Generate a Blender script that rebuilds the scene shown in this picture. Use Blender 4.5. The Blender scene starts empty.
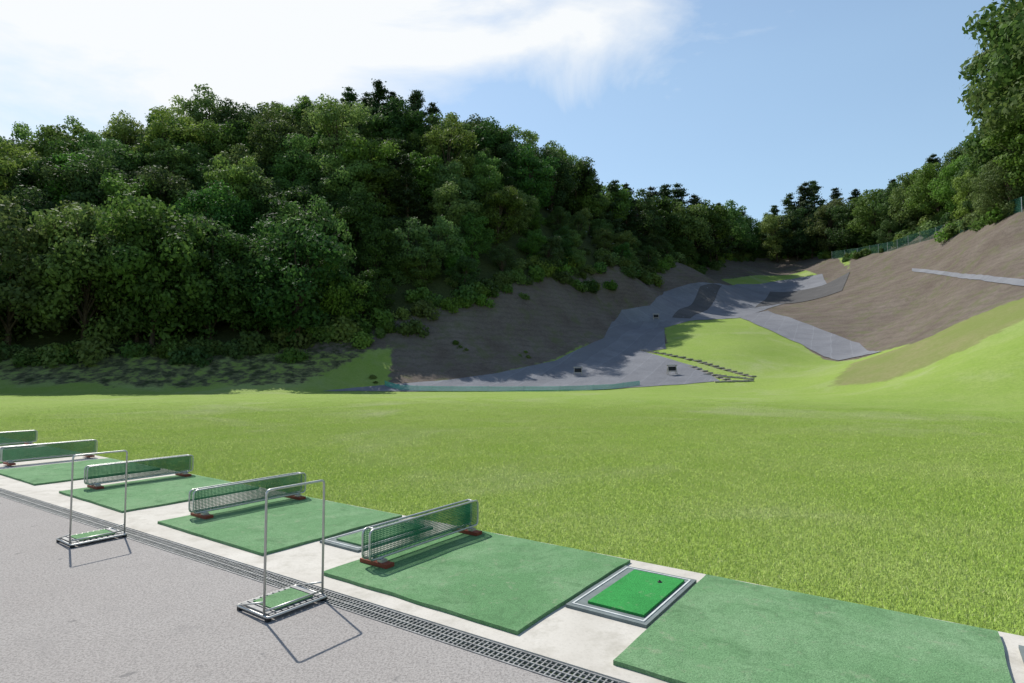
import bpy, bmesh, math, random
import numpy as np
from mathutils import Vector, Matrix, noise as mnoise
random.seed(7); rng=np.random.default_rng(7)
scene=bpy.context.scene
COL=scene.collection
CAM_H=1.65; F=590.0; TILT=math.radians(2.96)
YAW=math.radians(35)
# ------------------------------------------------------------ helpers
def T(u,w,z=0.0):
    """tee-line coordinates: u along the row of bays, w towards the field"""
    return Vector((-math.cos(YAW)*u+math.sin(YAW)*w, math.sin(YAW)*u+math.cos(YAW)*w, z))
def unproject(px,py,Y):  # world point on the ray through an image pixel, at a chosen depth
    v=341.5-py
    yw=F*math.cos(TILT)-v*math.sin(TILT); zw=F*math.sin(TILT)+v*math.cos(TILT)
    return ((px-512)/yw*Y, Y, CAM_H+zw/yw*Y)
def smooth(a,b,x):
    t=np.clip((x-a)/(b-a),0,1); return t*t*(3-2*t)
# ------------------------------------------------------------ terrain height
S=unproject
cp=[]
for X in (-45,-30,-15,0,15): 
    for Y in (0,14,26,36): cp.append((X,Y,0.0))
cp+=[(22,10,0),(20,22,0.0),(-30,42,0),(-15,44,0),(0,46,0),(12,46,0),(22,44,0.1),(-45,42,0)]
cp+=[S(*a) for a in [  # image pixel coordinates with estimated depths
 (0,390,46),(150,391,48),(320,391,50),(0,372,49.5),(150,370,51.5),(300,372,54),(0,352,53),(200,348,57),(330,343,60),
 (0,300,61),(150,298,64),(280,304,67),(-120,300,60),
 (390,382,54),(480,376,58),(550,360,65),(600,338,75),(625,318,87),(660,292,102),(700,272,126),
 (400,308,66),(480,293,71),(560,286,81),(620,276,92),(680,264,112),(720,260,134),
 (0,212,90),(150,187,96),(290,167,99),(400,168,101),(500,186,102),(570,222,106),(640,256,118),(700,249,142),
 (760,252,158),(820,246,155),
 (1024,400,26),(1024,350,31),(1024,318,38),(1024,290,46),(1024,250,56),(1024,212,66),
 (940,342,44),(880,362,48),(880,385,40),(820,383,48),(830,366,58),(870,350,62),
 (770,318,88),(930,300,70),(860,290,95),(900,246,106),(960,230,88),(830,257,132),
 (740,346,66),(740,378,56),(700,325,80),(640,332,80),(600,370,62),(700,380,56),(640,385,55),
 (700,300,102),(780,272,136),(760,300,110),(1024,150,88),(1120,212,58),(1120,350,27)]]
cp+=[(-75,60,10),(-110,60,22),(-110,100,30),(-130,20,5),(-90,150,15),(-30,150,22),(20,160,28),(70,190,30),(130,190,35),
     (100,60,32),(100,100,38),(100,140,36),(130,30,30),(75,15,9),(60,5,2),(130,0,10),(-130,190,5)]
cp=np.array(cp,float)
P=cp[:,:2]/50
def tps(r): return np.where(r>1e-9, r*r*np.log(r+1e-12), 0)
n=len(P)
K=tps(np.linalg.norm(P[:,None]-P[None],axis=2))+2e-4*np.eye(n)
A=np.zeros((n+3,n+3));A[:n,:n]=K;A[:n,n]=1;A[:n,n+1:]=P;A[n,:n]=1;A[n+1:,:n]=P.T
W=np.linalg.solve(A,np.concatenate([cp[:,2],[0,0,0]]))
def H(x,y):
    x=np.atleast_1d(np.asarray(x,float));y=np.atleast_1d(np.asarray(y,float))
    xc=np.clip(x,-140,140);yc=np.clip(y,-40,200)
    Q=np.stack([xc,yc],1)/50
    z=tps(np.linalg.norm(Q[:,None]-P[None],axis=2))@W[:n]+W[n]+Q@W[n+1:]
    w=math.sin(YAW)*x+math.cos(YAW)*y
    z=z*smooth(5.2,12,w)*smooth(14,26,np.hypot(x,y))
    flat=(1-smooth(8,26,x))*(1-smooth(43,47.5+np.clip(x+20,0,30)*.12,y))
    z=z*(1-flat)
    far=np.maximum(np.maximum(np.abs(x)-140,0),np.maximum(y-200,0))
    z=z*(1-smooth(0,150,far))
    amp=smooth(44,60,np.hypot(x,y))
    z=z+amp*0.05*(np.sin(x*.55+1.3*np.sin(y*.31))*np.cos(y*.47+x*.13))+0.015*amp*np.sin(x*1.7+y*1.1)
    z=z+smooth(8,16,w)*0.03*np.sin(x*.4)*np.sin(y*.33+1)
    return np.maximum(z,-0.12)
def h1(x,y): return float(H([x],[y])[0])
YS=np.arange(12,210,0.25)
def hit(px,py):
    """where the line of sight through an image pixel meets the terrain"""
    a=unproject(px,py,1.0); xs=a[0]*YS; zs=CAM_H+(a[2]-CAM_H)*YS
    hh=H(xs,YS); idx=np.where(zs<=hh)[0]
    i=idx[0] if len(idx) else len(YS)-1
    if 0<i<len(YS)-1:
        g0=zs[i-1]-hh[i-1];g1=zs[i]-hh[i];t=g0/(g0-g1+1e-9);Y=YS[i-1]+.25*t
        return (a[0]*Y,Y)
    return (xs[i],YS[i])
# ------------------------------------------------------------ mesh builder
class MB:
    def __init__(s): s.v=[];s.f=[];s.m=[]
    def add(s,vs,fs,mi=0):
        b=len(s.v); s.v+= [tuple(v) for v in vs]; s.f+=[tuple(b+i for i in f) for f in fs]; s.m+=[mi]*len(fs)
    def box(s,x0,x1,y0,y1,z0,z1,mi=0,M=None):
        vs=[(x,y,z) for z in(z0,z1) for y in(y0,y1) for x in(x0,x1)]
        if M is not None: vs=[M@Vector(v) for v in vs]
        s.add(vs,[(0,2,3,1),(4,5,7,6),(0,1,5,4),(2,6,7,3),(0,4,6,2),(1,3,7,5)],mi)
    def prism(s,poly,z0,z1,mi=0):
        k=len(poly);vs=[(p[0],p[1],z0) for p in poly]+[(p[0],p[1],z1) for p in poly]
        s.add(vs,[tuple(range(k-1,-1,-1)),tuple(range(k,2*k))]+[(i,(i+1)%k,(i+1)%k+k,i+k) for i in range(k)],mi)
    def tube(s,path,r,mi=0,k=8,closed=False):
        path=[Vector(p) for p in path];n=len(path);vs=[];fs=[]
        for i,p in enumerate(path):
            if closed: d=(path[(i+1)%n]-path[i-1])
            else: d=path[min(i+1,n-1)]-path[max(i-1,0)]
            d.normalize()
            rr=r[i] if isinstance(r,(list,tuple)) else r
            ref=Vector((0,0,1)) if abs(d.z)<.9 else Vector((1,0,0))
            if i==0: a=d.cross(ref).normalized()
            else:
                a=(a-d*a.dot(d)).normalized()
            b=d.cross(a)
            for j in range(k):
                t=2*math.pi*j/k
                vs.append(p+rr*(math.cos(t)*a+math.sin(t)*b))
        m=n if closed else n-1
        for i in range(m):
            for j in range(k):
                i2=(i+1)%n
                fs.append((i*k+j,i*k+(j+1)%k,i2*k+(j+1)%k,i2*k+j))
        if not closed:
            fs.append(tuple(range(k-1,-1,-1)));fs.append(tuple((n-1)*k+j for j in range(k)))
        s.add(vs,fs,mi)
    def mesh(s,name,mats,smoothf=False):
        me=bpy.data.meshes.new(name);me.from_pydata(s.v,[],s.f)
        for m in mats: me.materials.append(m)
        me.polygons.foreach_set('material_index',s.m)
        if smoothf: me.polygons.foreach_set('use_smooth',[True]*len(s.f))
        me.update();return me
    def obj(s,name,mats,smoothf=False,parent=None,loc=None,rotz=None):
        o=bpy.data.objects.new(name,s.mesh(name,mats,smoothf));COL.objects.link(o)
        if loc is not None:o.location=loc
        if rotz is not None:o.rotation_euler=(0,0,rotz)
        if parent:o.parent=parent
        return o
def empty(name,loc=(0,0,0),rotz=0):
    o=bpy.data.objects.new(name,None);COL.objects.link(o);o.location=loc;o.rotation_euler=(0,0,rotz);o.empty_display_size=.2
    return o
def fillet(pts,r,seg=5,closed=False):
    out=[];n=len(pts);pts=[Vector(p) for p in pts]
    for i,p in enumerate(pts):
        if not closed and i in(0,n-1): out.append(p);continue
        a=(pts[i-1]-p).normalized();b=(pts[(i+1)%n]-p).normalized()
        p0=p+a*r;p1=p+b*r
        for k in range(seg+1):
            t=k/seg
            out.append((1-t)**2*p0+2*t*(1-t)*p+t*t*p1)
    return out
# ------------------------------------------------------------ node helpers
def newmat(name):
    m=bpy.data.materials.new(name);m.use_nodes=True;nt=m.node_tree;nt.nodes.clear()
    out=nt.nodes.new('ShaderNodeOutputMaterial');return m,nt,out
class N:
    def __init__(s,nt): s.nt=nt;s.L=nt.links.new
    def new(s,t,**k):
        n=s.nt.nodes.new(t)
        for a,b in k.items(): setattr(n,a,b)
        return n
    def noise(s,vec,scale,detail=4,rough=.55,dist=0):
        n=s.new('ShaderNodeTexNoise');n.inputs['Scale'].default_value=scale;n.inputs['Detail'].default_value=detail
        n.inputs['Roughness'].default_value=rough;n.inputs['Distortion'].default_value=dist
        if vec is not None:s.L(vec,n.inputs['Vector'])
        return n.outputs['Fac']
    def mr(s,v,a,b,c=0,d=1):
        n=s.new('ShaderNodeMapRange');n.inputs[1].default_value=a;n.inputs[2].default_value=b;n.inputs[3].default_value=c;n.inputs[4].default_value=d
        s.L(v,n.inputs[0]);return n.outputs[0]
    def mix(s,f,a,b,blend='MIX'):
        n=s.new('ShaderNodeMix',data_type='RGBA',blend_type=blend)
        for i,v in((0,f),(6,a),(7,b)):
            if isinstance(v,(int,float)): n.inputs[i].default_value=v
            elif isinstance(v,tuple): n.inputs[i].default_value=(*v,1)
            else: s.L(v,n.inputs[i])
        return n.outputs[2]
    def math(s,op,a,b=0.0,c=None):
        n=s.new('ShaderNodeMath',operation=op)
        for i,v in enumerate((a,b,c)):
            if v is None: continue
            if isinstance(v,(int,float)): n.inputs[i].default_value=v
            else: s.L(v,n.inputs[i])
        return n.outputs[0]
    def bump(s,h,strength=.3,dist=.02):
        n=s.new('ShaderNodeBump');n.inputs['Strength'].default_value=strength;n.inputs['Distance'].default_value=dist
        s.L(h,n.inputs['Height']);return n.outputs[0]
    def bsdf(s,col,rough=.8,metal=0,normal=None,spec=.3):
        n=s.new('ShaderNodeBsdfPrincipled')
        if isinstance(col,tuple): n.inputs['Base Color'].default_value=(*col,1)
        else: s.L(col,n.inputs['Base Color'])
        if isinstance(rough,(int,float)):n.inputs['Roughness'].default_value=rough
        else:s.L(rough,n.inputs['Roughness'])
        n.inputs['Metallic'].default_value=metal
        n.inputs['Specular IOR Level'].default_value=spec
        if normal is not None:s.L(normal,n.inputs['Normal'])
        return n.outputs[0]
def pos(h): return h.new('ShaderNodeNewGeometry').outputs['Position']
def simple(name,col,rough=.6,metal=0,var=.25,scale=8,bump=.1,spec=.3,obj=True):
    m,nt,out=newmat(name);h=N(nt)
    p=h.new('ShaderNodeTexCoord').outputs['Object'] if obj else pos(h)
    a=h.noise(p,scale,5);b=h.noise(p,scale*12,3)
    dark=tuple(c*(1-var) for c in col);light=tuple(min(1,c*(1+var)) for c in col)
    c=h.mix(h.mr(a,.3,.7),dark,light);c=h.mix(h.mr(b,.3,.7,0,.35),c,dark)
    nb=h.bump(b,bump,.005)
    h.L(h.bsdf(c,rough,metal,nb,spec),out.inputs[0]);return m
def grass_color(h,p):
    big=h.noise(p,.06,3,.5,.4);mid=h.noise(p,.45,5,.6,.3);fine=h.noise(p,7,4,.6)
    c=h.mix(h.mr(big,.35,.65),(.225,.33,.06),(.27,.368,.076))
    c=h.mix(h.mr(mid,.40,.68,0,.65),c,(.30,.37,.112))
    c=h.mix(h.mr(h.noise(p,1.4,4,.6),.5,.75,0,.3),c,(.18,.285,.046))
    pale=h.noise(p,.13,5,.65,.8)
    c=h.mix(h.mr(pale,.52,.70,0,.6),c,(.39,.41,.23))
    return c,fine
# ground
def mat_ground():
    m,nt,out=newmat('ground_cover');h=N(nt);p=pos(h)
    at=h.new('ShaderNodeAttribute',attribute_name='region');sep=h.new('ShaderNodeSeparateColor');h.L(at.outputs['Color'],sep.inputs[0])
    g,fine=grass_color(h,p)
    g=h.mix(h.mr(fine,.35,.65,0,.4),g,(.13,.215,.034))
    g=h.mix(h.mr(h.noise(p,22,3,.6),.5,.7,0,.35),g,(.33,.37,.16))
    e=h.noise(p,1.1,6,.65);ee=h.math('MULTIPLY',h.math('SUBTRACT',e,.5),.9)
    def mask(ch): return h.mr(h.math('ADD',sep.outputs[ch],ee),.42,.58)
    b=h.noise(p,.25,6,.65);b2=h.noise(p,3.5,5,.7)
    wv=h.new('ShaderNodeTexWave',bands_direction='Z');wv.inputs['Scale'].default_value=.45;wv.inputs['Distortion'].default_value=5.5;wv.inputs['Detail'].default_value=4;wv.inputs['Detail Scale'].default_value=1.5;h.L(p,wv.inputs['Vector'])
    br=h.mix(h.mr(b,.3,.7),(.118,.094,.076),(.19,.162,.136))
    br=h.mix(h.mr(wv.outputs['Fac'],.55,1,0,.25),br,(.07,.056,.045))
    br=h.mix(h.mr(b2,.45,.75,0,.5),br,(.075,.058,.046))
    br=h.mix(h.mr(h.noise(p,9,4,.7),.52,.7,0,.4),br,(.27,.235,.20))
    br=h.mix(h.mr(h.noise(p,.5,6,.7,.5),.50,.66,0,.7),br,(.11,.12,.05))
    dry=h.mix(h.mr(b2,.3,.7),(.18,.19,.07),(.27,.26,.125))
    dry=h.mix(h.mr(b,.35,.62,0,.75),dry,(.17,.22,.055))
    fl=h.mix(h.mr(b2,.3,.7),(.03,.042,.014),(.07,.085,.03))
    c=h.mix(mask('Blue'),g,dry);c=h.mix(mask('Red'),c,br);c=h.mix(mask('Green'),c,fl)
    nb=h.bump(h.math('ADD',h.noise(p,5,5,.7),h.noise(p,30,3,.6)),.6,.08)
    h.L(h.bsdf(c,.95,0,nb,.1),out.inputs[0]);return m
def mat_blade():
    m,nt,out=newmat('grass_blade');h=N(nt);p=pos(h)
    g,_=grass_color(h,p)
    r=h.new('ShaderNodeNewGeometry').outputs['Random Per Island']
    g=h.mix(h.mr(r,0,.9,.35,0),g,(.16,.26,.04));g=h.mix(h.mr(r,.85,1,0,.7),g,(.45,.45,.26))
    g=h.mix(1.0,g,(1.95,1.92,1.95),'MULTIPLY')
    gn=h.new('ShaderNodeNewGeometry').outputs['Normal']
    v1=h.new('ShaderNodeVectorMath',operation='SCALE');h.L(gn,v1.inputs[0]);v1.inputs[3].default_value=.3
    v2=h.new('ShaderNodeVectorMath',operation='ADD');h.L(v1.outputs[0],v2.inputs[0]);v2.inputs[1].default_value=(0,0,1)
    v3=h.new('ShaderNodeVectorMath',operation='NORMALIZE');h.L(v2.outputs[0],v3.inputs[0])
    d=h.new('ShaderNodeBsdfDiffuse');h.L(g,d.inputs[0]);h.L(v3.outputs[0],d.inputs['Normal']);t=h.new('ShaderNodeBsdfTranslucent');h.L(g,t.inputs[0])
    mx=h.new('ShaderNodeMixShader');mx.inputs[0].default_value=.22;h.L(d.outputs[0],mx.inputs[1]);h.L(t.outputs[0],mx.inputs[2])
    h.L(mx.outputs[0],out.inputs[0]);return m
def mat_leaf(name,c0,c1,tr=.42):
    m,nt,out=newmat(name);h=N(nt);gn=h.new('ShaderNodeNewGeometry')
    oi=h.new('ShaderNodeObjectInfo').outputs['Random']
    c=h.mix(h.mr(gn.outputs['Random Per Island'],0,1),c0,c1)
    hs=h.new('ShaderNodeHueSaturation');h.L(c,hs.inputs['Color']);h.L(h.mr(oi,0,1,.482,.528),hs.inputs['Hue']);h.L(h.mr(h.math('FRACT',h.math('MULTIPLY',oi,7.3)),0,1,.65,1.45),hs.inputs['Value'])
    h.L(h.mr(h.math('FRACT',h.math('MULTIPLY',oi,3.1)),0,1,.85,1.05),hs.inputs['Saturation'])
    c=hs.outputs[0]
    b=h.bsdf(c,.65,0,None,.2);t=h.new('ShaderNodeBsdfTranslucent');h.L(c,t.inputs[0])
    mx=h.new('ShaderNodeMixShader');mx.inputs[0].default_value=tr;h.L(b,mx.inputs[1]);h.L(t.outputs[0],mx.inputs[2])
    h.L(mx.outputs[0],out.inputs[0]);return m
def mat_asphalt():
    m,nt,out=newmat('weathered_asphalt');h=N(nt);p=pos(h)
    a=h.noise(p,.5,5,.6);f=h.noise(p,70,3,.7);v=h.new('ShaderNodeTexVoronoi');v.inputs['Scale'].default_value=100;h.L(p,v.inputs['Vector'])
    c=h.mix(h.mr(a,.3,.7),(.315,.292,.272),(.36,.338,.317))
    c=h.mix(h.mr(f,.44,.62,0,.7),c,(.17,.158,.148))
    c=h.mix(h.mr(v.outputs['Distance'],.05,.35,.55,0),c,(.54,.52,.49))
    c=h.mix(h.mr(h.noise(p,2.2,6,.7,1.0),.54,.75,0,.4),c,(.21,.20,.19))
    c=h.mix(h.mr(h.noise(p,6,2,.5),.70,.75,0,.5),c,(.1,.1,.1))
    h.L(h.bsdf(c,.9,0,h.bump(f,.6,.008),.2),out.inputs[0]);return m
def mat_concrete():
    m,nt,out=newmat('concrete');h=N(nt);p=pos(h)
    a=h.noise(p,1.2,6,.65,.5);f=h.noise(p,60,4,.7)
    c=h.mix(h.mr(a,.3,.7),(.46,.43,.375),(.59,.56,.50))
    c=h.mix(h.mr(f,.5,.75,0,.5),c,(.34,.32,.27));c=h.mix(h.mr(h.noise(p,4,5,.7),.50,.70,0,.65),c,(.35,.325,.27))
    h.L(h.bsdf(c,.85,0,h.bump(f,.3,.004),.25),out.inputs[0]);return m
def mat_turf(name,base,worn,wornlim=(.45,.7),sc=1.3):
    m,nt,out=newmat(name);h=N(nt);p=pos(h)
    oi=h.new('ShaderNodeObjectInfo').outputs['Random']
    a=h.noise(p,sc,6,.65,.6);f=h.noise(p,110,3,.7);st=h.noise(p,18,4,.7)
    c=h.mix(h.mr(a,wornlim[0],wornlim[1],0,.85),base,worn)
    c=h.mix(h.mr(oi,0,1,0,.45),c,worn)
    c=h.mix(h.mr(st,.45,.75,0,.45),c,tuple(x*.62 for x in base))
    c=h.mix(h.mr(f,.42,.62,0,.55),c,tuple(x*.45 for x in base))
    c=h.mix(h.mr(h.noise(p,3.1,6,.75,1),.52,.66,0,.55),c,tuple(x*.55 for x in base))
    c=h.mix(h.mr(h.noise(p,9,4,.7),.58,.72,0,.4),c,(.36,.40,.27))
    h.L(h.bsdf(c,.95,0,h.bump(f,.9,.008),.1),out.inputs[0]);return m
def mat_sheet(name,c0,c1,ang,pitch=2.0):
    m,nt,out=newmat(name);h=N(nt);p=pos(h)
    mp=h.new('ShaderNodeMapping');mp.inputs['Rotation'].default_value=(0,0,ang);h.L(p,mp.inputs[0])
    sx=h.new('ShaderNodeSeparateXYZ');h.L(mp.outputs[0],sx.inputs[0])
    wob=h.math('MULTIPLY',h.noise(p,.3,3),.5)
    q=h.math('DIVIDE',h.math('ADD',sx.outputs[0],wob),pitch)
    fr=h.math('FRACT',q)
    a=h.noise(p,.35,5,.65,.4);f=h.noise(p,4,5,.7)
    wn=h.new('ShaderNodeTexWhiteNoise',noise_dimensions='1D');h.L(h.math('FLOOR',q),wn.inputs['W'])
    c=h.mix(h.mr(a,.3,.7),c0,c1)
    c=h.mix(h.mr(wn.outputs['Value'],0,1,0,.4),c,tuple(x*.75 for x in c0))
    c=h.mix(h.mr(fr,.93,.97,0,.22),c,tuple(min(1,x*1.4) for x in c1))
    c=h.mix(h.mr(f,.5,.75,0,.35),c,tuple(x*.6 for x in c0))
    h.L(h.bsdf(c,.85,0,h.bump(h.math('ADD',a,h.math('MULTIPLY',f,.4)),.8,.25),.15),out.inputs[0]);return m
M_ground=mat_ground();M_blade=mat_blade();M_asph=mat_asphalt();M_conc=mat_concrete()
M_mat=mat_turf('worn_green_turf',(.135,.285,.125),(.25,.395,.22))
M_mat2=mat_turf('bright_green_turf',(.045,.31,.075),(.14,.38,.12),(.55,.8))
M_rub=simple('grey_rubber_base',(.16,.19,.185),.8)
M_edge=simple('white_edge_strip',(.55,.57,.55),.6)
M_steel=simple('galvanised_steel',(.5,.5,.48),.42,.7,.15,10)
M_grate=simple('drain_steel',(.27,.27,.265),.6,.2,.3,20)
M_black=simple('dark_channel',(.01,.01,.01),.95)
M_net=simple('green_net_cord',(.02,.17,.08),.7)
M_netl=simple('light_green_net_cord',(.07,.40,.33),.7)
M_netd=simple('dark_green_net_cord',(.03,.16,.11),.7)
M_foot=simple('red_brown_foot',(.24,.055,.03),.6)
M_shee1=mat_sheet('grey_weed_sheet',(.165,.170,.187),(.22,.227,.246),.5)
M_shee2=mat_sheet('grey_weed_sheet_cross',(.172,.178,.195),(.23,.237,.256),-.9,2.4)
M_dsheet=mat_sheet('dark_weed_sheet',(.085,.083,.083),(.12,.117,.115),-.4,1.8)
M_bark=simple('bark',(.07,.052,.035),.9,0,.4,5,.5)
M_wood=simple('weathered_timber',(.42,.38,.33),.85)
M_rub2=simple('black_rubber',(.02,.02,.022),.7)
M_blue=simple('teal_plastic',(.05,.28,.25),.6)
# ------------------------------------------------------------ ground sheet
gx=np.array([-2500,-1500,-900,-600,-400,-300,-250,-210,-185,-165,-150]+list(np.arange(-134,134.1,1.0))+[150,165,185,210,250,300,400,600,900,1500,2500.])
gy=np.array([-2500,-900,-300,-100,-50,-20]+list(np.arange(-10,196.1,1.0))+[205,215,230,250,300,400,600,900,1500,2500.])
XX,YY=np.meshgrid(gx,gy);xf=XX.ravel();yf=YY.ravel();zf=np.concatenate([H(xf[i:i+8000],yf[i:i+8000]) for i in range(0,len(xf),8000)])
nx=len(gx);ny=len(gy)
me=bpy.data.meshes.new('ground')
i,j=np.meshgrid(np.arange(nx-1),np.arange(ny-1));b=(j*nx+i).ravel()
quads=np.stack([b,b+1,b+1+nx,b+nx],1)
me.from_pydata(np.stack([xf,yf,zf],1).tolist(),[],quads.tolist())
def sdf(poly,x,y):
    """positive inside"""
    poly=np.array(poly);d=np.full(len(x),1e9);ins=np.zeros(len(x),bool);k=len(poly)
    for a in range(k):
        p0=poly[a];p1=poly[(a+1)%k];e=p1-p0;wx=x-p0[0];wy=y-p0[1]
        t=np.clip((wx*e[0]+wy*e[1])/(e@e+1e-12),0,1)
        d=np.minimum(d,np.hypot(wx-t*e[0],wy-t*e[1]))
        c=((p0[1]>y)!=(p1[1]>y));xi=p0[0]+(y-p0[1])/(p1[1]-p0[1]+1e-12)*e[0]
        ins^=(c&(x<xi))
    return np.where(ins,d,-d)
def XY(px,Y): return ((px-512)/590*Y,Y)
def hp(*pts): return [hit(*p) for p in pts]
forest=[(-150,30),(-62,40),XY(-60,49),XY(0,52),XY(120,54),XY(200,56),XY(300,59),XY(375,62.5),XY(480,71),XY(560,83.5),XY(620,96),XY(680,118),XY(720,136),XY(765,152),XY(830,137),XY(900,110),XY(960,92),XY(1024,71),(66,62),(90,40),(150,40),(150,185),(-150,185)]
bank=hp((388,386),(480,378),(550,362),(598,342),(622,320),(655,296),(700,274))+[XY(735,150),XY(720,142),XY(680,125),XY(620,105),XY(560,95),XY(480,80),XY(395,70),XY(330,62),hit(300,352),hit(360,352),hit(392,346)]
bankl=[hit(0,388),hit(100,389),hit(200,389),hit(300,388),hit(340,374),hit(378,352),XY(395,70),XY(200,62),XY(0,60),XY(-100,55)]
rslope=hp((885,350),(850,340),(775,312),(835,285),(850,268))+[XY(850,140),XY(900,120),XY(960,100),XY(1024,78),(75,60),(56,45)]+hp((1023,298),(960,322),(910,345))
valley=hp((585,352),(640,352),(668,345),(700,330),(880,352),(850,270),(838,258))+[XY(850,145),XY(760,165),XY(680,130),XY(620,100)]
gp1=hp((664,326),(688,320),(738,317),(800,343),(830,362),(826,380),(755,380),(700,366),(668,348))
gp2=hp((720,279),(760,275),(806,270),(818,275),(780,283),(735,286))
dryp=hp((830,386),(880,382),(960,352),(1023,320))+[(45,40),(52,44)]+hp((1023,290),(960,318),(900,348),(855,362))
def att(poly,wd): return np.clip(.5+sdf(poly,xf,yf)/wd,0,1)
brown=np.maximum(np.maximum(att(bank,2),att(rslope,2)),att(valley,2))*(1-att(gp1,1.0))*(1-att(gp2,1.5))
reg=np.stack([np.maximum(brown,.50*att(bankl,3)),np.maximum(att(forest,3),.47*att(bankl,3)),np.maximum(att(dryp,3.0),.55*att(bankl,3)),np.ones(len(xf))],1)  # left bank: soil and undergrowth mix, with tree shade darkened into its colour
ca=me.color_attributes.new('region','FLOAT_COLOR','POINT');ca.data.foreach_set('color',reg.ravel().astype('f'))
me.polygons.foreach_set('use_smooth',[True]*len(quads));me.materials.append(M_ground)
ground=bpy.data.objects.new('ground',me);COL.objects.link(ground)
# ------------------------------------------------------------ draped sheets
def drape(name,poly,mat,off=.07):
    bm=bmesh.new();vs=[bm.verts.new((x,y,0)) for x,y in poly];f=bm.faces.new(vs)
    bmesh.ops.triangulate(bm,faces=[f])
    a=np.array(poly)
    for ax in(0,1):
        for c in range(int(a[:,ax].min()),int(a[:,ax].max())+2):
            co=[0,0,0];co[ax]=c;no=[0,0,0];no[ax]=1
            bmesh.ops.bisect_plane(bm,geom=bm.verts[:]+bm.edges[:]+bm.faces[:],plane_co=co,plane_no=no)
    zz=H([v.co.x for v in bm.verts],[v.co.y for v in bm.verts])
    for v,z in zip(bm.verts,zz): v.co.z=z+off
    bmesh.ops.recalc_face_normals(bm,faces=bm.faces)
    m=bpy.data.meshes.new(name);bm.to_mesh(m);bm.free();m.materials.append(mat)
    if m.polygons and m.polygons[0].normal.z<0: m.flip_normals()
    m.polygons.foreach_set('use_smooth',[True]*len(m.polygons))
    o=bpy.data.objects.new(name,m);COL.objects.link(o);return o
def wob(pts,amp=1.2,seg=5):
    """laid by hand: edges wander a little"""
    out=[];k=len(pts)
    for i in range(k):
        a=pts[i];c=pts[(i+1)%k]
        for s_ in range(seg):
            t=s_/seg;j=amp*(.25 if s_==0 else .5)
            out.append((a[0]+(c[0]-a[0])*t+random.uniform(-j,j),a[1]+(c[1]-a[1])*t+random.uniform(-j,j)*.35))
    return out
drape('weed_control_sheet',hp(*wob([(322,391.5),(355,388),(400,384),(450,380),(500,373),(555,361),(582,348),(604,338),(612,322),(640,316),(690,321),(664,328),(666,349),(645,352),(700,368),(720,381),(690,384),(600,390),(480,391.5)],1.0,3)),M_shee1,.04)
drape('weed_control_sheet',hp(*wob([(612,324),(622,310),(650,306),(664,292),(690,284),(760,284),(822,274),(830,290),(780,305),(740,318),(690,321),(640,323)],1.2,3)),M_shee2,.055)
drape('weed_control_sheet',hp(*wob([(738,317),(768,311),(812,326),(882,352),(838,361),(824,357),(800,344)],1.2,3)),M_shee1,.07)
drape('dark_weed_sheet',hp((700,287),(722,286),(715,300),(690,319),(672,318)),M_dsheet,.085)
drape('dark_weed_sheet',hp((770,292),(822,286),(850,272),(842,291),(780,304),(755,308)),M_dsheet,.09)
top=[(x,268.5+(x-912)*.105) for x in range(912,1060,9)]
drape('weed_control_sheet',hp(*top)+hp(*[(x,y+3.0+(x-912)*.035) for x,y in top[::-1]]),M_shee2,.08)
# ------------------------------------------------------------ paving
R=-YAW
DO=T(1.5,2.87);DR=R+math.radians(1.35)
DX=Vector((math.cos(DR),math.sin(DR),0));DY=Vector((-math.sin(DR),math.cos(DR),0))
HW=.088
b=MB();b.box(-36,26,-45,-HW,-.1,.012);b.obj('asphalt_pavement',[M_asph],loc=DO,rotz=DR)
b=MB();pa=DO+DY*HW-DX*36;pb=DO+DY*HW+DX*26;b.prism([pa,pb,T(-24.5,4.86),T(37.5,4.86)],-.1,.024);b.obj('concrete_tee_slab',[M_conc])
b=MB();L0,L1=-14,30
b.box(-L1,-L0,-HW+.002,HW-.002,-.1,-.03,1)
for y in(-HW+.003,-.006,HW-.013): b.box(-L1,-L0,y,y+.010,-.03,.0165,0)
for y in(-.048,.043): b.box(-L1,-L0,y,y+.004,-.03,.0145,0)
x=-L1
while x<-L0:
    b.box(x,x+.009,-HW+.014,HW-.014,-.02,.0135,0);x+=.034
b.obj('drain_grate',[M_grate,M_black],loc=DO,rotz=DR)
# ------------------------------------------------------------ mats
mats=[(-.32,1.47),(2.12,4.02),(4.85,6.8),(7.65,9.6),(10.5,12.5),(13.5,15.6),(16.7,18.8),(-3.0,-1.0)]
for u0,u1 in mats:
    m=MB();nu,nw=24,22;hu=(u1-u0)/2;hw=.85;vs=[];fs=[]
    for j in range(nw+1):
        for i in range(nu+1):
            x=-hu+2*hu*i/nu;y=-hw+2*hw*j/nw
            e=.006*mnoise.noise(Vector((u0*3+x*2.5,y*2.5,0)))
            ex=.012*mnoise.noise(Vector((u0+y*3,5,x))) if i in(0,nu) else 0
            vs.append((x+ex,y+(.012*mnoise.noise(Vector((x*3,9,u0))) if j in(0,nw) else 0),.05+e))
    for j in range(nw):
        for i in range(nu):
            a=j*(nu+1)+i;fs.append((a,a+1,a+nu+2,a+nu+1))
    ring=[i for i in range(nu+1)]+[j*(nu+1)+nu for j in range(1,nw+1)]+[nw*(nu+1)+i for i in range(nu-1,-1,-1)]+[j*(nu+1) for j in range(nw-1,0,-1)]
    base=len(vs);vs+=[(vs[k][0],vs[k][1],.0245) for k in ring];k=len(ring)
    for q in range(k): fs.append((ring[q],base+q,base+(q+1)%k,ring[(q+1)%k]))
    m.add(vs,fs);m.obj('golf_stance_mat',[M_mat],loc=T((u0+u1)/2,3.93),rotz=R)
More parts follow.
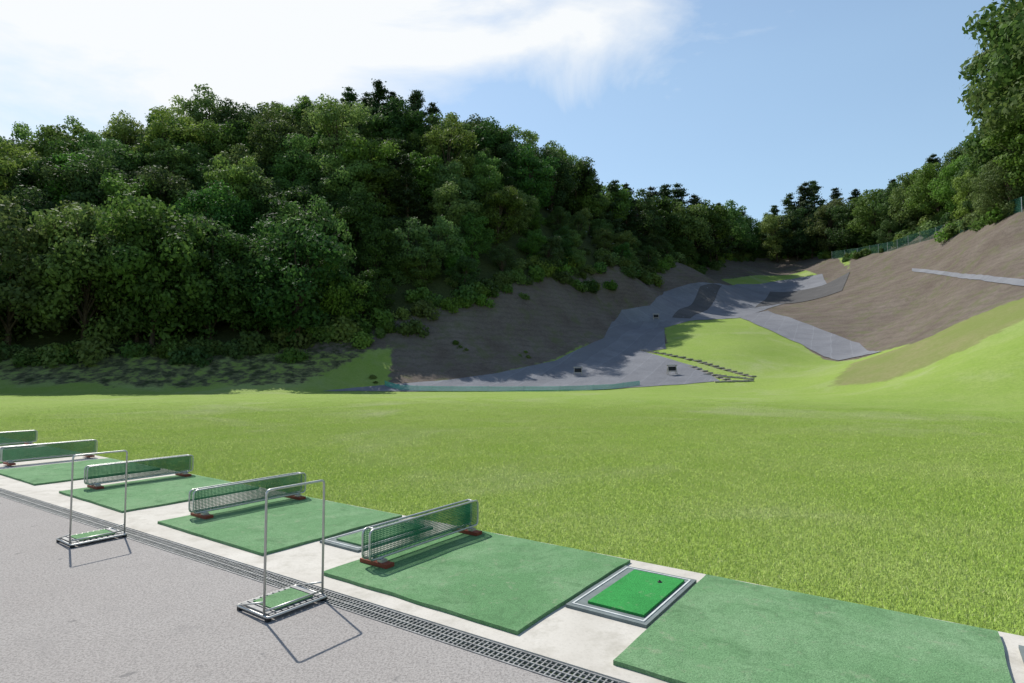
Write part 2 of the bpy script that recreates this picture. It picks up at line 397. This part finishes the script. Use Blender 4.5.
for u0,u1 in[(1.5,2.09),(4.24,4.78),(-.98,-.4)]:
    e=empty('golf_hitting_mat',T((u0+u1)/2,4.13),R);hu=(u1-u0)/2
    b=MB();b.box(-hu,hu,-.5,.5,.0245,.045);b.obj('rubber_base',[M_rub],parent=e)
    b=MB()
    for x0,x1,y0,y1 in[(-hu+.03,hu-.03,-.465,-.452),(-hu+.03,hu-.03,.452,.465),(-hu+.03,-hu+.042,-.451,.451),(hu-.042,hu-.03,-.451,.451)]: b.box(x0,x1,y0,y1,.0455,.05)
    b.obj('edge_strips',[M_edge],parent=e)
    b=MB();b.box(-hu+.12,hu-.06,-.40,.40,.0455,.062);b.obj('turf_insert',[M_mat2 if u0==1.5 else M_mat],parent=e)
    b=MB();b.tube([(.1,.24,.062),(.1,.24,.066),(.1,.24,.067),(.1,.24,.078)],[.018,.018,.007,.006],k=10);b.obj('rubber_tee',[M_rub2],parent=e)
# ------------------------------------------------------------ divider nets
def divider(u,w0=3.34,w1=4.76,ht=.305):
    e=empty('bay_divider_net',T(u,w0,.05),R);L=w1-w0
    b=MB();r=.0095
    loop=fillet([(0,0,.06),(0,L,.06),(0,L,ht),(0,0,ht)],.05,5,True)
    b.tube(loop,r,closed=True)
    loop2=[(v[0]+.085,v[1],v[2]) for v in loop];b.tube(loop2,r,closed=True)
    for y in(.12,L-.12):
        b.tube([(0,y,.02),(0,y,.07)],r);b.tube([(.085,y,.02),(.085,y,.07)],r)
    for z in(.06,ht):
        for y in(.06,L-.06): b.tube([(0,y,z),(.085,y,z)],.008)
    b.obj('steel_frame',[M_steel],True,parent=e)
    b=MB();t=.0019
    for X in(-.0,.085):
        y=.02
        while y<L-.01: b.box(X-t,X+t,y-t,y+t,.065,ht-.006);y+=.016
        z=.075
        while z<ht-.01: b.box(X-t,X+t,.01,L-.01,z-t,z+t);z+=.016
    b.obj('net_mesh',[M_net],parent=e)
    b=MB()
    for y in(.12,L-.12):
        b.box(-.12,.20,y-.045,y+.045,0,.03,0);b.box(-.05,.01,y-.03,y+.03,.031,.052,1);b.box(.075,.135,y-.03,y+.03,.031,.052,1)
    b.obj('feet',[M_foot,M_steel],parent=e)
for u in(3.84,6.66,9.5,13.1,16.3): divider(u)
# ------------------------------------------------------------ bag stands
def bagstand(u,w,ht=.85):
    e=empty('golf_bag_stand',T(u,w,.012),R);W_=.46
    b=MB();b.tube(fillet([(0,0,.03),(0,0,ht),(0,W_,ht),(0,W_,.03)],.03,4),.0085)
    b.tube([(0,0,.06),(0,W_,.06)],.007)
    b.tube(fillet([(.05,0,.03),(.05,W_,.03),(-.32,W_,.03),(-.32,0,.03)],.02,3,True),.009,closed=True)
    b.tube([(-.32,0,.03),(0,0,.12)],.006);b.tube([(-.32,W_,.03),(0,W_,.12)],.006)
    b.obj('steel_frame',[M_steel],True,parent=e)
    b=MB();y=.02
    while y<W_-.02: b.box(-.31,.04,y,y+.035,.03,.042,0);y+=.048
    b.box(-.26,.0,.08,W_-.08,.043,.05,1)
    for x in(-.30,.03):
        for y in(.01,W_-.01): b.box(x-.015,x+.015,y-.015,y+.015,0,.024,2)
    b.obj('base_tray',[M_grate,M_mat,M_rub2],parent=e)
bagstand(3.62,2.32);bagstand(6.6,2.22)
# ------------------------------------------------------------ vegetation
def leafquads(C,Nn,size,asp=.6):
    n=len(C);Nn=Nn/np.linalg.norm(Nn,axis=1,keepdims=True)
    r=rng.normal(size=(n,3));a=np.cross(Nn,r);a/=np.linalg.norm(a,axis=1,keepdims=True)+1e-9;b=np.cross(Nn,a)
    s=size[:,None];V=np.stack([C-a*s,C-b*s*asp,C+a*s,C+b*s*asp],1).reshape(-1,3)
    return V
def tree_mesh(name,leafmat,kind):
    rs=np.random.default_rng(sum(map(ord,name)))
    C=[];Nn=[];Sz=[];b=MB()
    if kind=='broad':
        ht=rs.uniform(9.5,11.5);b.tube([(0,0,-.5),(.1,.05,ht*.3),(.0,.2,ht*.6),(.1,.1,ht*.85)],[.2,.16,.1,.03],k=7)
        cz=ht*.56;R3=np.array([3.5,3.5,ht*.44])*rs.uniform(.88,1.15,3)
        npf=44
        for k in range(npf):
            d=rs.normal(size=3);d/=np.linalg.norm(d);q=d*R3*rs.uniform(.5,1.0);c=np.array([0,0,cz])+q;pr=rs.uniform(.55,1.5)
            if k%3==0: b.tube([(0,0,max(1.2,c[2]*.45)),tuple(c*np.array([.5,.5,.8])),tuple(c)],[.08,.05,.02],k=5)
            m=int(150*pr**2);dd=rs.normal(size=(m,3));dd/=np.linalg.norm(dd,axis=1,keepdims=True)
            dd=dd+.25*d+np.array([0,0,.2]);dd/=np.linalg.norm(dd,axis=1,keepdims=True)
            C.append(c+dd*pr*rs.uniform(.5,1.22,(m,1))*np.array([1,1,.75]));Nn.append(dd+rs.normal(size=(m,3))*.5);Sz.append(rs.uniform(.10,.24,m))
    elif kind=='conifer':
        ht=rs.uniform(12,14);b.tube([(0,0,-.5),(0,0,ht*.5),(.1,0,ht)],[.22,.14,.02],k=7)
        z=ht*.2
        while z<ht:
            fr=(z-ht*.2)/(ht*.8);rad=(1-fr)**.7*2.9*rs.uniform(.65,1.2)+.15;nb=rs.integers(4,7)
            for k in range(nb):
                an=rs.uniform(0,6.28);L=rad*rs.uniform(.7,1.15);dv=np.array([math.cos(an),math.sin(an),0])
                tip=dv*L+np.array([0,0,z+L*rs.uniform(-.1,.35)])
                b.tube([(0,0,z),tuple(tip)],[.045,.012],k=4)
                m=int(40+60*L);t=rs.uniform(.2,1.05,m)[:,None]
                base=np.array([0,0,z])*(1-t)+tip*t
                C.append(base+rs.normal(size=(m,3))*np.array([.26,.26,.14])*(.5+t*.5));Nn.append(rs.normal(size=(m,3))*.6+np.array([0,0,1])+dv*.3);Sz.append(rs.uniform(.09,.19,m))
            z+=rs.uniform(.4,.7)
    else:
        for k in range(12):
            d=rs.normal(size=3);d[2]=abs(d[2]);d/=np.linalg.norm(d);c=d*np.array([.8,.8,.7])*rs.uniform(.3,1);pr=rs.uniform(.3,.5)
            b.tube([(0,0,-.2),tuple(c)],[.03,.01],k=4)
            m=130;dd=rs.normal(size=(m,3));dd/=np.linalg.norm(dd,axis=1,keepdims=True)
            C.append(c+dd*pr*rs.uniform(.5,1.2,(m,1)));Nn.append(dd+rs.normal(size=(m,3))*.5);Sz.append(rs.uniform(.07,.14,m))
    C=np.concatenate(C);Nn=np.concatenate(Nn);Sz=np.concatenate(Sz)
    V=leafquads(C,Nn,Sz);k=len(C)
    base=len(b.v);b.v+=V.tolist();b.f+=[(base+4*i,base+4*i+1,base+4*i+2,base+4*i+3) for i in range(k)];b.m+=[1]*k
    return b.mesh(name,[M_bark,leafmat])
LF=[mat_leaf('leaf_mid',(.070,.135,.024),(.120,.195,.038)),mat_leaf('leaf_dark',(.042,.092,.020),(.080,.136,.030)),mat_leaf('leaf_light',(.110,.180,.030),(.17,.245,.05))]
LC=mat_leaf('needle_dark',(.036,.072,.024),(.066,.108,.034),.2)
broads=[tree_mesh('broadleaf_%s'%c,LF[k],'broad') for c,k in(('a',0),('b',1),('c',2),('d',0),('e',1),('f',2))]
conif=[tree_mesh('conifer_%s'%c,LC,'conifer') for c in 'abc']
shrubs=[tree_mesh('shrub_%s'%c,LF[k],'shrub') for c,k in(('a',0),('b',2))]
def put(mesh,x,y,s,parent,name,sz=1,dz=0):
    o=bpy.data.objects.new(name,mesh);COL.objects.link(o);o.location=(x,y,h1(x,y)-.2+dz)
    o.rotation_euler=(random.uniform(-.06,.06),random.uniform(-.06,.06),random.uniform(0,6.28));o.scale=(s,s,s*sz);o.parent=parent;return o
fe=empty('hillside_forest')
xs=[];sp=3.95
for yy in np.arange(38,172,sp):
    for xx in np.arange(-112,112,sp):
        xs.append((xx+random.uniform(-1.7,1.7),yy+random.uniform(-1.7,1.7)))
xs=np.array(xs);d=sdf(forest,xs[:,0],xs[:,1])
cnt=0
for (x,y),dd in zip(xs,d):
    if dd<.3: continue
    tx=x/y
    if tx<-1.15 or tx>1.1: continue
    if x<30 and y>124: continue
    if x>=30 and dd>28: continue
    c=random.random()
    edge=dd<3.6
    left=tx<-.36
    big=1.0 if x<25 else .82
    if 6<x<34 and y<125 and dd<8:
        put(random.choice(broads[:5]),x,y,random.uniform(.4,.6),fe,'tree',1.0,-.8);continue
    if tx>-.27 and x<=6 and dd<9:
        put(random.choice(broads[:5]),x,y,random.uniform(.45,.62) if dd<4 else random.uniform(.6,.85),fe,'tree',1.0,-.8);continue
    if c<(.07 if x<25 else .28) and not edge: put(random.choice(conif),x,y,random.uniform(.65,1.0),fe,'tree')
    elif left and edge: put(random.choice(broads[:5]),x,y,random.uniform(1.05,1.3),fe,'tree',random.uniform(1.0,1.2),-.8)
    elif edge and x<-2: put(random.choice(broads[:5]),x,y,random.uniform(.7,.9),fe,'tree',random.uniform(1.0,1.1),-1.)
    else: put(random.choices(broads,[3,3,2,3,3,1])[0],x,y,big*(random.uniform(.55,.8) if edge else random.uniform(.7,1.17)),fe,'tree',random.uniform(.85,1.15),-.6 if edge else 0)
    cnt+=1
for k in range(1,17):
    p0=np.array(forest[k+1]);p1=np.array(forest[k+2]);L=np.linalg.norm(p1-p0)
    for t in np.arange(0,1,.9/L):
        q=p0+(p1-p0)*t+rng.normal(size=2)*1.0;put(random.choice(shrubs),q[0],q[1],random.uniform(.9,2.2),fe,'undergrowth')
for px,Y,s in[(350,99,1.1),(366,100,1.05),(378,97,1.2),(392,99,1.05),(412,100,1.15),(430,101,1.0),(300,98,1.0),(590,106,1.05),(612,110,1.05),(628,113,1.1),(655,124,1.25),(668,128,1.4),(684,130,1.45),(700,128,1.3),(718,132,1.1),(735,138,1.0),(808,142,1.45),(822,146,1.4),(790,144,1.3),(840,146,1.15),(775,148,1.05),(862,130,1.05),(900,124,1.0)]:
    x,y=XY(px,Y);put(random.choice(conif),x,y,s,fe,'tree')
for px,Y,s in[(640,118,1.3),(655,122,1.35),(690,124,1.4),(712,130,1.4),(728,136,1.3),(745,144,1.1),(780,142,1.1),(800,140,1.2),(815,138,1.25),(832,134,1.2),(850,128,1.2),(880,120,1.2),(905,112,1.1),(925,106,1.1),(945,98,1.0)]:
    x,y=XY(px,Y);put(random.choice(broads[:5]),x,y,s,fe,'tree')
for px,Y,s,mk in[(1000,80,.9,0),(1016,76,1.05,3),(1058,72,1.6,5),(1074,66,1.8,2),(985,86,.8,4),(965,92,.8,2),(1056,84,1.7,4),(1002,73,.6,5),(1018,70,.7,0),(1045,67,1.0,2),(1066,76,2.1,2),(980,84,.7,5),(1074,71,2.2,0),(1036,74,1.35,1)]:
    x,y=XY(px,Y);put(broads[mk],x,y,s,None,'broadleaf_tree',1.12,-.4)
for px,py in[(460,347),(466,350),(525,352),(520,355),(528,357),(376,383),(372,378),(455,343)]:
    x,y=hit(px,py);put(shrubs[1],x,y,random.uniform(.3,.5),None,'shrub')
# ------------------------------------------------------------ lawn blades
def grass_tile(name,nb,size,hmin,hmax,wd):
    b=MB();x=rng.uniform(-size/2,size/2,nb);y=rng.uniform(-size/2,size/2,nb);an=rng.uniform(0,6.28,nb);hh=rng.uniform(hmin,hmax,nb);le=rng.uniform(0,1.2,nb);la=rng.uniform(0,6.28,nb)
    ca=np.cos(an)*wd;sa=np.sin(an)*wd
    V=np.stack([np.stack([x-ca,y-sa,0*x-.01],1),np.stack([x+ca,y+sa,0*x-.01],1),np.stack([x+np.cos(la)*le*hh,y+np.sin(la)*le*hh,hh],1)],1).reshape(-1,3)
    b.v=V.tolist();b.f=[(3*i,3*i+1,3*i+2) for i in range(nb)];b.m=[0]*nb
    return b.mesh(name,[M_blade])
NL=12
lev=[[grass_tile('lawn_tile_%d_%d'%(l,k),int(5600*(1-l/NL)**1.6)+25,1.0,.010-.003*l/NL,.036-.016*l/NL,.0036+.002*l/NL) for k in range(2)] for l in range(NL)]
ge=empty('lawn_grass')
for iu in range(-38,42):
    for iw in range(0,36):
        u=iu+.0;w=4.87+.5+iw
        q=T(u,w);r=math.hypot(q.x,q.y)+random.uniform(-.7,.7)
        if r>38 or q.y<2 or abs(q.x/q.y)>1.05: continue
        l=int(max(0,min(NL-1,(r-9)/29*NL)))
        o=bpy.data.objects.new('lawn_patch',random.choice(lev[l]));COL.objects.link(o)
        hh=H([q.x,q.x+.5,q.x-.5,q.x,q.x],[q.y,q.y,q.y,q.y+.5,q.y-.5])
        nrm=Vector((-(hh[1]-hh[2]),-(hh[3]-hh[4]),1)).normalized()
        rot=Vector((0,0,1)).rotation_difference(nrm).to_matrix().to_4x4()@Matrix.Rotation(R+random.randrange(4)*math.pi/2,4,'Z')
        o.matrix_world=Matrix.Translation((q.x,q.y,float(hh[0])))@rot;o.parent=ge
# ------------------------------------------------------------ fences and small things out in the range
def fence(name,pts,ht,mat,pm,step=2,cell=.12,t=.012,post=.03):
    b=MB();pl=[];
    for a,c in zip(pts[:-1],pts[1:]):
        L=math.hypot(c[0]-a[0],c[1]-a[1]);k=max(1,int(L/.5))
        for i in range(k): pl.append((a[0]+(c[0]-a[0])*i/k,a[1]+(c[1]-a[1])*i/k))
    pl.append(pts[-1]);z=H([p[0] for p in pl],[p[1] for p in pl])
    base=[Vector((p[0],p[1],float(q)+.05)) for p,q in zip(pl,z)]
    nrow=max(2,int(ht/cell))
    for r_ in range(nrow+1): b.tube([p+Vector((0,0,ht*r_/nrow)) for p in base],t,k=4)
    for i in range(len(base)-1):
        L=(base[i+1]-base[i]).length;k=max(1,int(L/cell))
        for q in range(k):
            p=base[i].lerp(base[i+1],q/k);b.tube([p,p+Vector((0,0,ht))],t,k=3)
    for i in range(0,len(base),int(step/.5)): b.tube([base[i]-Vector((0,0,.2)),base[i]+Vector((0,0,ht+.08))],post,1,k=6)
    return b.obj(name,[mat,pm])
fence('low_green_net',hp((385,386),(400,390),(440,391.5),(500,391.8),(560,391.5),(610,389.5),(640,385.5)),.38,M_netl,M_blue,3,.085,.018,.02)
fence('green_mesh_fence',hp((832,259),(850,257),(870,254),(900,248),(925,241),(950,234),(985,222),(1022,212))+[(63,62)],1.6,M_netd,M_steel,4,.2,.022,.04)
b=MB()
for (ax,ay),(bx,by),nn in[((640,350),(700,362),9),((700,362),(754,377),9),((690,366),(735,382),8),((706,374),(752,379),7),((716,382),(752,381),6)]:
    p0=np.array(hit(ax,ay));p1=np.array(hit(bx,by))
    for i in range(nn):
        q=p0+(p1-p0)*(i+.5)/nn+rng.normal(size=2)*.05;z=h1(*q)+.07
        M=Matrix.Translation((q[0],q[1],z))@Matrix.Rotation(math.atan2(*(p1-p0)[::-1])+random.uniform(-.12,.12),4,'Z')
        b.box(-.42,.42,-.28,.28,-.08,.02+random.uniform(0,.02),0,M)
b.obj('timber_edging',[M_wood])
def target(px,py,s):
    x,y=hit(px,py);b=MB()
    for sx in(-.5,.5):
        b.tube([(sx,-.25,0),(sx*.9,0,.75)],.04,0,6);b.tube([(sx,.25,0),(sx*.9,0,.75)],.04,0,6)
    b.tube([(-.6,0,.75),(.6,0,.75)],.05,0,6);b.tube([(-.5,-.17,.25),(.5,-.17,.25)],.03,0,6)
    b.box(-.45,.45,-.02,.02,.3,.65,1)
    o=b.obj('distance_marker_stand',[M_wood,M_rub2],loc=(x,y,h1(x,y)+.06),rotz=random.uniform(-.3,.3));o.scale=(s*.8,s,s*1.1)
target(578,376,1.0);target(672,375,1.1);target(656,320,1.0)
# ------------------------------------------------------------ light, sky, camera
az=math.atan2(-.42,.55);el=math.radians(50)
sv=Vector((math.sin(az)*math.cos(el),math.cos(az)*math.cos(el),math.sin(el)))
ld=bpy.data.lights.new('sun','SUN');ld.energy=5;ld.angle=math.radians(.5);ld.color=(1,.96,.89)
lo=bpy.data.objects.new('sun',ld);COL.objects.link(lo);lo.rotation_euler=(-sv).to_track_quat('-Z','Y').to_euler()
wd=bpy.data.worlds.new('World');scene.world=wd;wd.use_nodes=True;nt=wd.node_tree;nt.nodes.clear();h=N(nt)
out=nt.nodes.new('ShaderNodeOutputWorld')
sky=h.new('ShaderNodeTexSky',sky_type='NISHITA',sun_disc=False);sky.sun_elevation=el;sky.sun_rotation=az%(2*math.pi);sky.air_density=1.15;sky.dust_density=.6;sky.ozone_density=1.6
bg=h.new('ShaderNodeBackground');bg.inputs[1].default_value=.145;h.L(sky.outputs[0],bg.inputs[0])
tc=h.new('ShaderNodeTexCoord').outputs['Generated'];sx=h.new('ShaderNodeSeparateXYZ');h.L(tc,sx.inputs[0])
f=h.math('SUBTRACT',sx.outputs[2],h.math('ADD',h.math('MULTIPLY',sx.outputs[1],.445),h.math('MULTIPLY',sx.outputs[0],.25)))
mp=h.new('ShaderNodeMapping');mp.inputs['Scale'].default_value=(1,1,2.2);mp.inputs['Rotation'].default_value=(.2,.35,.3);h.L(tc,mp.inputs[0])
n1=h.noise(mp.outputs[0],2.4,10,.57,.6)
cl=h.math('ADD',h.mr(f,-.06,.14,-.26,.16),h.math('MULTIPLY',h.math('SUBTRACT',n1,.5),1.15))
cl=h.mr(cl,-.11,.17,.0,.97)
# clouds and haze thinned out of view, overhead and behind, to weaken fill light
cl=h.math('MULTIPLY',cl,h.math('MULTIPLY',h.mr(sx.outputs[1],.25,.5),h.mr(sx.outputs[2],.62,.78,1,0)))
lowf=h.math('MULTIPLY',h.mr(h.noise(mp.outputs[0],1.1,4,.5),.3,.7,.26,.40),h.mr(sx.outputs[2],.45,.8,1,.1))
lowf=h.math('MULTIPLY',lowf,h.mr(sx.outputs[1],-.2,.4,.3,1))
hz=h.new('ShaderNodeBackground');hz.inputs[0].default_value=(.52,.78,1,1);hz.inputs[1].default_value=1.0
m0=h.new('ShaderNodeMixShader');h.L(lowf,m0.inputs[0]);h.L(bg.outputs[0],m0.inputs[1]);h.L(hz.outputs[0],m0.inputs[2])
cb=h.new('ShaderNodeBackground');cb.inputs[0].default_value=(.96,.985,1,1);cb.inputs[1].default_value=1.0
mx=h.new('ShaderNodeMixShader');h.L(cl,mx.inputs[0]);h.L(m0.outputs[0],mx.inputs[1]);h.L(cb.outputs[0],mx.inputs[2]);h.L(mx.outputs[0],out.inputs[0])
cd=bpy.data.cameras.new('camera');cam=bpy.data.objects.new('camera',cd);COL.objects.link(cam)
cam.location=(0,0,CAM_H);cam.rotation_euler=(math.pi/2+TILT,0,0);cd.sensor_width=36;cd.lens=F/1024*36;cd.clip_end=6000;cd.clip_start=.05
scene.camera=cam
scene.view_settings.view_transform='Standard';scene.view_settings.look='None';scene.view_settings.exposure=0
